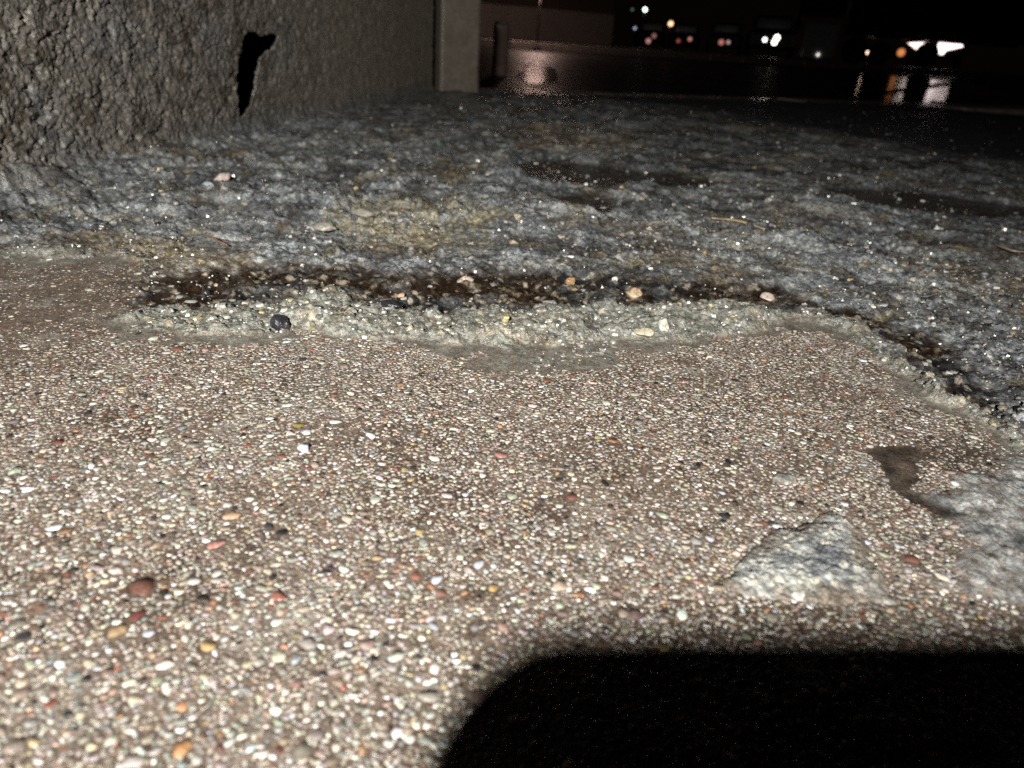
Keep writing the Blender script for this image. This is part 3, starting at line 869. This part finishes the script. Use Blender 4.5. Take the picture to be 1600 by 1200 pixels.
# corner post beside the wall, behind a dark open joint
PA = G(688, 141)[:2]; PB_ = G(747, 143)[:2]
post_dir = (PB_ - PA); pw_ = float(np.linalg.norm(post_dir)); post_dir /= pw_
def build_post():
    n = 46; hs = np.concatenate([np.arange(-.12, .4, .008), np.linspace(.42, 2.8, 12)])
    dep = .16
    per = []
    k = 12
    for i in range(k):
        per.append((pw_ * i / k, 0))
    for i in range(k):
        per.append((pw_, dep * i / k))
    for i in range(k):
        per.append((pw_ * (1 - i / k), dep))
    for i in range(k):
        per.append((0, dep * (1 - i / k)))
    per = np.array(per); n = len(per)
    cen = np.array([pw_ / 2, dep / 2])
    P = []
    for h in hs:
        q = per + (per - cen) / np.linalg.norm(per - cen, axis=1)[:, None] * (.0022 * fbm(per[:, 0] / .012 + per[:, 1] / .012, np.full(n, h / .012), 700, 3) + .004 * max(0, 1 - max(h, 0) / .04))[:, None]
        P.append(np.column_stack([q, np.full(n, h)]))
    P = np.vstack(P); ids = np.arange(len(P)).reshape(len(hs), n)
    f = np.stack([ids[:-1].ravel(), np.roll(ids, -1, 1)[:-1].ravel(), np.roll(ids, -1, 1)[1:].ravel(), ids[1:].ravel()], 1)
    return mk_mesh('corner_post', P, f)
post = link('corner_post', build_post(), M_POST)
post.location = (float(PA[0]), float(PA[1]), 0)
post.rotation_euler = (0, 0, math.atan2(post_dir[1], post_dir[0]))
tag(post, 'smooth brown rendered corner post beside the roughcast wall, behind a dark joint', 'post')

# ------------------------------------------------------------------ kerb, road and the far side
def wet_road():
    mt, nt, b = new_mat('wet asphalt'); L = nt.links.new
    geo = N(nt, 'ShaderNodeNewGeometry')
    n1 = N(nt, 'ShaderNodeTexNoise'); n1.inputs['Scale'].default_value = 9; n1.inputs['Detail'].default_value = 3
    n2 = N(nt, 'ShaderNodeTexNoise'); n2.inputs['Scale'].default_value = 160; n2.inputs['Detail'].default_value = 3
    L(geo.outputs['Position'], n1.inputs['Vector']); L(geo.outputs['Position'], n2.inputs['Vector'])
    bp = N(nt, 'ShaderNodeBump'); bp.inputs['Strength'].default_value = .25; bp.inputs['Distance'].default_value = .004
    L(n1.outputs['Fac'], bp.inputs['Height'])
    bp2 = N(nt, 'ShaderNodeBump'); bp2.inputs['Strength'].default_value = .12; bp2.inputs['Distance'].default_value = .001
    L(n2.outputs['Fac'], bp2.inputs['Height']); L(bp.outputs[0], bp2.inputs['Normal'])
    L(bp2.outputs[0], b.inputs['Normal'])
    b.inputs['Base Color'].default_value = (.016, .014, .014, 1)
    mr = N(nt, 'ShaderNodeMapRange'); L(n1.outputs['Fac'], mr.inputs[0]); mr.inputs['From Min'].default_value = .3; mr.inputs['From Max'].default_value = .7; mr.inputs['To Min'].default_value = .34; mr.inputs['To Max'].default_value = .6
    L(mr.outputs[0], b.inputs['Roughness'])
    return mt
M_ROAD = wet_road()
def kp(s, n, z=0.0):
    """point by distance along the kerb line, distance beyond it, height"""
    p = K0 + KD * s + KN * n
    return np.array([p[0], p[1], z])
CAMB = math.tan(math.radians(.5)); RW = 11.0; KDEP = .30
def road_z(n):
    return -.115 + (n - KDEP) * CAMB
def sheet(name, n0, n1, z0, z1, mat, kind='structure', s0=-40, s1=120, div=1):
    P = [kp(s0, n0, z0), kp(s1, n0, z0), kp(s1, n1, z1), kp(s0, n1, z1)]
    return link(name, mk_mesh(name, np.array(P), np.array([[0, 1, 2, 3]])), mat, None, kind)
sheet('road', .02, RW, road_z(.02), road_z(RW), M_ROAD)
FARK = road_z(RW) + .13
def puddle(pts):
    a = np.array(pts, float); c = a.mean(0); out = []
    k = len(a)
    for i in range(k):
        for t in (0, .25, .5, .75):
            q = a[i] * (1 - t) + a[(i + 1) % k] * t
            out.append(q)
    P = []
    for q in out:
        g = G(q[0], q[1], -.08)
        for _ in range(4):
            n = (g[:2] - K0) @ KN; g = G(q[0], q[1], road_z(n) + .004)
        j = 1 + .05 * math.sin(q[0] * .7) 
        P.append((g[0], g[1] * j, road_z(((g[0], g[1] * j) - K0) @ KN) + .004))
    me = bpy.data.meshes.new('puddle'); me.from_pydata(P, [], [tuple(range(len(P)))]); me.update()
    link('puddle', me, M_WATER, None, 'structure')
mw, ntw, bw = new_mat('rain water')
gw = N(ntw, 'ShaderNodeNewGeometry'); nw = N(ntw, 'ShaderNodeTexNoise'); nw.inputs['Scale'].default_value = 7; nw.inputs['Detail'].default_value = 3
ntw.links.new(gw.outputs['Position'], nw.inputs['Vector'])
bpw = N(ntw, 'ShaderNodeBump'); bpw.inputs['Strength'].default_value = .22; bpw.inputs['Distance'].default_value = .004
ntw.links.new(nw.outputs['Fac'], bpw.inputs['Height']); ntw.links.new(bpw.outputs[0], bw.inputs['Normal'])
bw.inputs['Base Color'].default_value = (.008, .007, .007, 1); bw.inputs['Roughness'].default_value = .11; bw.inputs['IOR'].default_value = 1.33
M_WATER = mw
puddle([(1318, 134), (1345, 118), (1400, 119), (1470, 124), (1520, 128), (1560, 150), (1500, 162), (1400, 160), (1330, 158)])
puddle([(806, 118), (824, 104), (846, 101), (866, 106), (872, 120), (862, 131), (826, 131)])
M_PAVE = plain('far paving', (.10, .075, .065), .4, 0, .2, .35, 3)
sheet('far_pavement', RW + .15, RW + 150, FARK, FARK + .05, M_PAVE)
M_KERB = wet_mineral('wet kerb concrete', 260, .5, .45, .5, .0012, .3, flat=(.32, .285, .26), mott=20)
def kerb_line(name, n0, dep, ztop, zbot, mat, length, s0, s1):
    root = empty(name, kp(s0, n0, zbot)); root['kind'] = 'structure'
    rz = math.atan2(KD[1], KD[0]); root.rotation_euler = (0, 0, rz)
    me = None
    k = 0; s = s0
    while s < s1:
        if me is None:
            mb = MB(); mb.box((length / 2, dep / 2, (ztop - zbot) / 2), (length - .006, dep, ztop - zbot), .012)
            o = mb.build('kerb_stone', mat, root); me = o.data
        else:
            o = bpy.data.objects.new('kerb_stone', me); COL.objects.link(o); o.parent = root
        o.location = (k * length, random.uniform(-.002, .002), random.uniform(-.002, .002))
        k += 1; s += length
kerb_line('kerb', .022, KDEP - .03, -.004, -.2, M_KERB, .92, -.35, 7)
kerb_line('far_kerb', RW, .15, FARK + .004, road_z(RW) - .06, M_KERB, 1.0, -6, 26)
# base earth so nothing is hollow from another side
me_ = mk_mesh('subsoil', np.array([[-300, -300, -.5], [300, -300, -.5], [300, 300, -.5], [-300, 300, -.5]], float), np.array([[0, 1, 2, 3]]))
link('terrain', me_, plain('earth', (.04, .035, .03), .9), None, 'structure')

def face_cam(p):
    return math.atan2(-p[0], p[1])          # rotation that keeps local +Y pointing away from the camera

def nd(px, n):
    """horizontal distance at which the column of sight px reaches n metres beyond the kerb line"""
    d = ray(px, 60); a = np.array([d[0], d[1]]) / math.hypot(d[0], d[1])
    return (n + (K0 @ KN)) / (a @ KN)

M_BLACK = plain('dark paint', (.010, .009, .009), .4, 0, .1, .2, 4)
M_RUB = plain('rubber', (.012, .012, .012), .8)
M_STEEL = plain('dull steel', (.12, .115, .11), .45, .7)
M_PLAST = plain('dark plaster', (.085, .062, .042), .85, 0, 0, .3, 1.5)
M_GLASSD = plain('unlit window glass', (.008, .008, .009), .12, 0, .4, .1, 3)

def lamp_globe(name, px, py, dist, r_px, col, strength, label, cat='lamp', pole=True, rz=0):
    p = W(px, py, dist)
    r = r_px * dist / FPX
    base = FARK + .02
    root = empty(name, (p[0], p[1], base), face_cam(p))
    MB().ball((0, 0, p[2] - base), r, 12, 8).build('lamp_globe', glow(name + ' light ' + str(int(px)), col, strength), root, None, True)
    if pole:
        MB().tube([(0, r * .2, 0), (0, r * .2, p[2] - base - r * .9)], max(.03, r * .25), 8).build('pole', M_BLACK, root, None, True)
        MB().tube([(0, r * .2, 0), (0, r * .2, .12)], max(.06, r * .5), 8).build('base', M_BLACK, root, None, True)
    tag(root, label, cat, 'lights in the distant street')
    return root
lamp_globe('street_lamp', 1008, 15, 44, 2.6, (.80, 1.0, .95), 5, 'cold white street lamp, highest of the distant lights')
lamp_globe('street_lamp', 1048, 37, 40, 3.2, (1.0, .60, .34), 2.2, 'warm amber lamp below and right of the cold white street lamp')
lamp_globe('street_lamp', 992, 44, 60, 1.8, (.7, .8, 1.0), .7, 'faint bluish lamp below and left of the cold white street lamp')
lamp_globe('street_lamp', 988, 15, 60, 1.6, (.7, .9, 1.0), .15, 'barely lit bluish lamp level with the cold white street lamp')

def distant_car(name, px, py, dist, spread_px, lights, label, bodyw=1.7):
    c = W(px, py, dist)
    root = empty(name, (c[0], c[1], FARK + .02), face_cam(c))
    hb = c[2] - FARK - .02
    b = MB(); b.box((0, 2.1, .55), (bodyw, 4.0, .62), .12); b.build('body', M_BLACK, root)
    cbn = MB(); cbn.box((0, 2.4, 1.13), (bodyw * .86, 2.2, .54), .16); cbn.build('cabin', M_BLACK, root)
    ws = MB(); ws.box((0, 1.285, 1.12), (bodyw * .7, .02, .34), .01); ws.build('windscreen', M_GLASSD, root)
    for sx in (-1, 1):
        for yy in (.85, 3.3):
            MB().tube([(sx * bodyw * .5 - .09 * sx, yy, .31), (sx * bodyw * .5 + .04 * sx, yy, .31)], .31, 14).build('wheel', M_RUB, root)
    for i, (lx, ly, rpx, col, st, nm) in enumerate(lights):
        q = W(lx, ly, dist); r = rpx * dist / FPX
        d = (q - c)
        rt = np.array([math.cos(root.rotation_euler[2]), math.sin(root.rotation_euler[2])])
        MB().ball((float(d[:2] @ rt), .085, float(q[2] - FARK - .02)), r, 12, 8, (1, .35, 1)).build(nm, glow(nm + ' ' + str(int(lx)), col, st), root, None, True)
    tag(root, label, 'car', 'cars with lights on in the distant street')
distant_car('distant_car', 1204, 62, 30, 17, [(1195, 62, 2.6, (1, .95, .98), 4, 'headlight_or_wall_glow'), (1210, 66, 3.4, (1, .97, .86), 5, 'headlight_or_wall_glow'), (1214, 59, 3.6, (1, .97, .78), 5, 'headlight_or_wall_glow')], 'distant car facing the camera with two dazzling white headlights')
distant_car('distant_car', 1070, 62, 46, 17, [(1060, 64, 2.2, (1, .22, .14), .35, 'taillight'), (1078, 61, 2.4, (1, .38, .30), .6, 'taillight')], 'distant car with red lights below the warm amber lamp')
distant_car('distant_car', 1132, 66, 40, 17, [(1127, 66, 3.4, (1, .34, .28), .5, 'taillight'), (1138, 66, 2.4, (1, .62, .55), .5, 'taillight')], 'distant car with pinkish red lights between amber lamp and white headlights')
distant_car('distant_car', 1016, 60, 46, 17, [(1013, 64, 3.2, (1, .45, .38), .5, 'taillight'), (1022, 56, 3.0, (1, .45, .38), .25, 'taillight')], 'distant car with a dull red smear of light left of the amber lamp')

# dark building across the road, left
def building():
    n = RW + 3.2
    s0 = -9.0
    d = nd(957, n); e = W(957, 40, d)[:2]
    s1 = float((e - K0) @ KD)
    root = empty('town_building', kp(s0, n, FARK + .01), math.atan2(KD[1], KD[0]))
    Wd = s1 - s0
    MB().box((Wd / 2, 3, 4.5), (Wd, 6, 9), .03).build('wall', M_PLAST, root)
    MB().box((Wd / 2, -.05, .35), (Wd - .1, .11, .7), .02).build('plinth', M_KERB, root)
    for k in range(4):
        x = Wd - 1.6 - k * 2.6
        for zz, hh in ((1.9, 1.5), (5.0, 1.6)):
            f = MB(); w_ = 1.1
            f.box((x - w_ / 2, -.06, zz), (.1, .12, hh + .2), .01); f.box((x + w_ / 2, -.06, zz), (.1, .12, hh + .2), .01)
            f.box((x, -.06, zz + hh / 2 + .05), (w_ - .1, .118, .1), .01); f.box((x, -.08, zz - hh / 2 - .05), (w_ - .1, .16, .1), .01)
            wd = f.build('window', M_BLACK, root)
            MB().box((x, -.012, zz), (w_ - .1, .02, hh), .004).build('pane', M_GLASSD, wd)
    MB().box((Wd / 2, 3, 9.1), (Wd + .4, 6.4, .3), .03).build('roof', M_BLACK, root)
    tag(root, 'unlit dark brown building across the wet road beside the post', 'building')
    # low lamp standing at the far kerb, its globe just above the picture; the wet road mirrors it
    dd = nd(846, RW - .3); p = W(846, -30, dd); zr = road_z(RW - .3)
    lr = empty('lamp_post', (p[0], p[1], zr), face_cam(p))
    MB().ball((0, 0, p[2] - zr),   .19, 14, 8).build('lamp_globe', glow('lamp post light', (1, .66, .55), 24), lr, None, True)
    MB().tube([(0, 0, -.01), (0, 0, p[2] - zr - .17)], .012, 10).build('pole', M_BLACK, lr, None, True)
    MB().tube([(0, 0, -.01), (0, 0, .05), (0, 0, .07)], [.07, .07, .03], 12).build('base', M_BLACK, lr, None, True)
    tag(lr, 'low black lamp post at the far kerb whose pinkish light the wet road mirrors', 'lamp')
building()

# box truck parked across the road at the right
def truck():
    n = RW + .9
    d = nd(1318, n); a = W(1318, 46, d)
    zc = a[2] - FARK - .01
    root = empty('box_truck', (a[0], a[1], FARK + .01), math.atan2(KD[1], KD[0]) - .28)
    MB().box((3.2, 1.15, zc + 1.25), (6.4, 2.3, 2.5), .05).build('cargo_box', M_BLACK, root)
    MB().box((3.2, .02, zc + .12), (6.3, .05, .2), .01).build('side_rail', M_BLACK, root)
    MB().box((3.3, 1.15, zc - .02), (6.0, .9, .12), .02).build('chassis', M_BLACK, root)
    for x in (.60, 2.85):
        for y in (.18, 2.1):
            r = .31
            wh = MB().tube([(x, y - .13, r), (x, y - .1, r), (x, y + .1, r), (x, y + .13, r)], [r * .92, r, r, r * .92], 22).build('wheel', M_RUB, root, None, False)
            MB().tube([(x, y - .145, r), (x, y - .135, r)], r * .55, 16).build('rim', M_STEEL, wh)
    MB().box((.02, 1.15, zc - .02), (.06, 2.2, .14), .01).build('rear_bumper', M_STEEL, root)
    tag(root, 'black box truck parked across the road with light showing under it', 'truck')
truck()

# car added behind the truck: its glowing shapes stand in for a lit wall
def car_behind():
    D = nd(1455, RW + 4.6)
    c = W(1463, 78, D)
    base = FARK + .03
    root = empty('stand_in_car', (c[0], c[1], base), face_cam(c))
    MB().box((0, 2.15, .62), (1.8, 4.1, .6), .14).build('body', M_BLACK, root)
    MB().box((0, 2.6, 1.2), (1.5, 2.2, .56), .16).build('cabin', M_BLACK, root)
    for sx in (-.8, .8):
        for yy in (.9, 3.4):
            MB().tube([(sx - .09, yy, .32), (sx + .09, yy, .32)], .32, 14).build('wheel', M_RUB, root)
    rt = np.array([math.cos(root.rotation_euler[2]), math.sin(root.rotation_euler[2])])
    def poly(name, pts, col, st):
        v = []
        for (px, py) in pts:
            q = W(px, py, D); v.append((float((q - c)[:2] @ rt), float(q[2] - base)))
        k = len(v)
        vv = [(x, .06, z) for x, z in v] + [(x, .16, z) for x, z in v]
        f = [tuple(range(k)), tuple(range(2 * k - 1, k - 1, -1))] + [(i, i + k, (i + 1) % k + k, (i + 1) % k) for i in range(k)]
        me = bpy.data.meshes.new(name); me.from_pydata(vv, [], f); me.update()
        link(name, me, glow(name + str(int(pts[0][0])), col, st), root)
    poly('headlight_or_wall_glow', [(1418, 67), (1444, 66), (1446, 84), (1434, 79)], (1, .78, .70), 2.6)  # pale glowing polygons standing in for the lit wall below the truck
    poly('headlight_or_wall_glow', [(1467, 67), (1503, 67), (1505, 73), (1478, 79), (1474, 85), (1461, 85)], (1, .82, .78), 2.8)
    poly('post_glow', [(1447, 69), (1464, 69), (1458, 84), (1448, 84)], (1, .35, .12), .12)  # faint glow given to the brown post between the lit shapes
    tag(root, 'added dark car behind the truck, its glowing shapes standing in for a lit wall', 'car')
    for (px, col, st, wpx, lab) in ((1408, (1, .36, .12), .7, 9, 'orange marker lamp low on the pavement beside the truck'), (1356, (1, .72, .5), 4, 4, 'faint yellowish marker lamp left of the truck wheel')):
        q = W(px, 82, nd(px, RW + 3.4)); 
        r = wpx / FPX * nd(px, RW + 3.4) * .5
        o = empty('marker_lamp', (q[0], q[1], FARK + .02))
        MB().ball((0, 0, q[2] - FARK - .02), r, 12, 8).build('lens', glow('marker %d' % px, col, st), o, None, True)
        MB().tube([(0, .02, 0), (0, .02, q[2] - FARK - .02 - r * .8)], .03, 8).build('stem', M_BLACK, o, None, True)
        tag(o, lab, 'lamp', 'lights in the distant street')
car_behind()

# concrete planter by the far kerb and short post on the near road edge
def planter():
    d = nd(1274, RW + .5); c = W(1274, 92, d)
    s = d / FPX
    root = empty('concrete_planter', (c[0], c[1], FARK + .01), face_cam(c))
    w_, h_ = 58 * s, 50 * s
    MB().box((0, .25, h_ / 2), (w_ * .8, .46, h_ * .92), .02).build('trough', M_BLACK, root)
    mb = MB(); mb.box((0, .25, h_ * .95), (w_, .52, h_ * .16), .02)
    mb.build('rim', M_PLAST, root)
    for sx in (-1, 1):
        MB().box((sx * w_ * .42, .03, h_ * .43), (w_ * .12, .1, h_ * .84), .02).build('leg', M_PLAST, root)
    tag(root, 'low square concrete planter on the far kerb left of the truck', 'planter')
planter()
def short_post():
    p = G(780, 122, road_z(.6))
    root = empty('bollard', (p[0], p[1], road_z(.55)), face_cam(p))
    s = float(np.linalg.norm(p - CAM)) / FPX
    hh = 75 * s
    wd = 22 * s
    mb = MB(); mb.box((0, 0, hh / 2 - .02), (wd, wd, hh), wd * .14); mb.build('shaft', plain('weathered brown timber', (.26, .17, .13), .75, 0, .2, .4, 60), root)
    mb = MB(); mb.box((0, 0, hh - .018), (wd * .9, wd * .9, .012), .004); mb.build('cap', M_STEEL, root)
    tag(root, 'short square brown timber bollard at the road edge right of the corner post', 'bollard')
short_post()

# ------------------------------------------------------------------ unseen black slab on edge, added so its rounded corner shades the near ground
def phone():
    s = .75
    zt = LIGHT[2] * (1 - s)
    def E(px, py):
        g = G(px, py); return LIGHT + s * (g - LIGHT)
    a = E(722, 966)
    b = E(1600, 966)
    yv = np.array([b[0] - a[0], b[1] - a[1]]); yv /= np.linalg.norm(yv)
    root = empty('phone', (a[0], a[1], 0), math.atan2(yv[1], yv[0]))
    L_, Hh, r = .165, float(a[2]), .024
    out = []
    for cx, cz, a0 in ((L_ - r, r, -90), (L_ - r, Hh - r, 0), (r, Hh - r, 90), (r, r, 180)):
        for k in range(7):
            t = math.radians(a0 + 15 * k); out.append((cx + r * math.cos(t), cz + r * math.sin(t)))
    k = len(out); c2 = [(L_ / 2 + (x - L_ / 2) * .985, Hh / 2 + (z - Hh / 2) * .97) for x, z in out]
    v = [(x, .0, z) for x, z in c2] + [(x, -.0015, z) for x, z in out] + [(x, -.0075, z) for x, z in out] + [(x, -.009, z) for x, z in c2]
    f = [tuple(range(k - 1, -1, -1)), tuple(range(3 * k, 4 * k))]
    for q in range(3):
        f += [(q * k + i, q * k + (i + 1) % k, (q + 1) * k + (i + 1) % k, (q + 1) * k + i) for i in range(k)]
    me = bpy.data.meshes.new('case'); me.from_pydata(v, [], f); me.update()
    link('case', me, M_BLACK, root)
    sc = MB(); sc.box((L_ / 2, -.0093, Hh / 2), (L_ * .93, .0006, Hh * .88), .0002); sc.build('blocker_panel', M_GLASSD, root)
    tag(root, 'unseen black slab on edge, added so its rounded corner throws the dark shadow', 'phone')
    cs = np.array([np.array([a[0], a[1], 0]) + np.array([yv[0] * u, yv[1] * u, z]) for u in (0, L_) for z in (0, Hh)])
    print('phone px', [tuple(np.round(q)) for q in np.array(to_px(cs)).T])
phone()
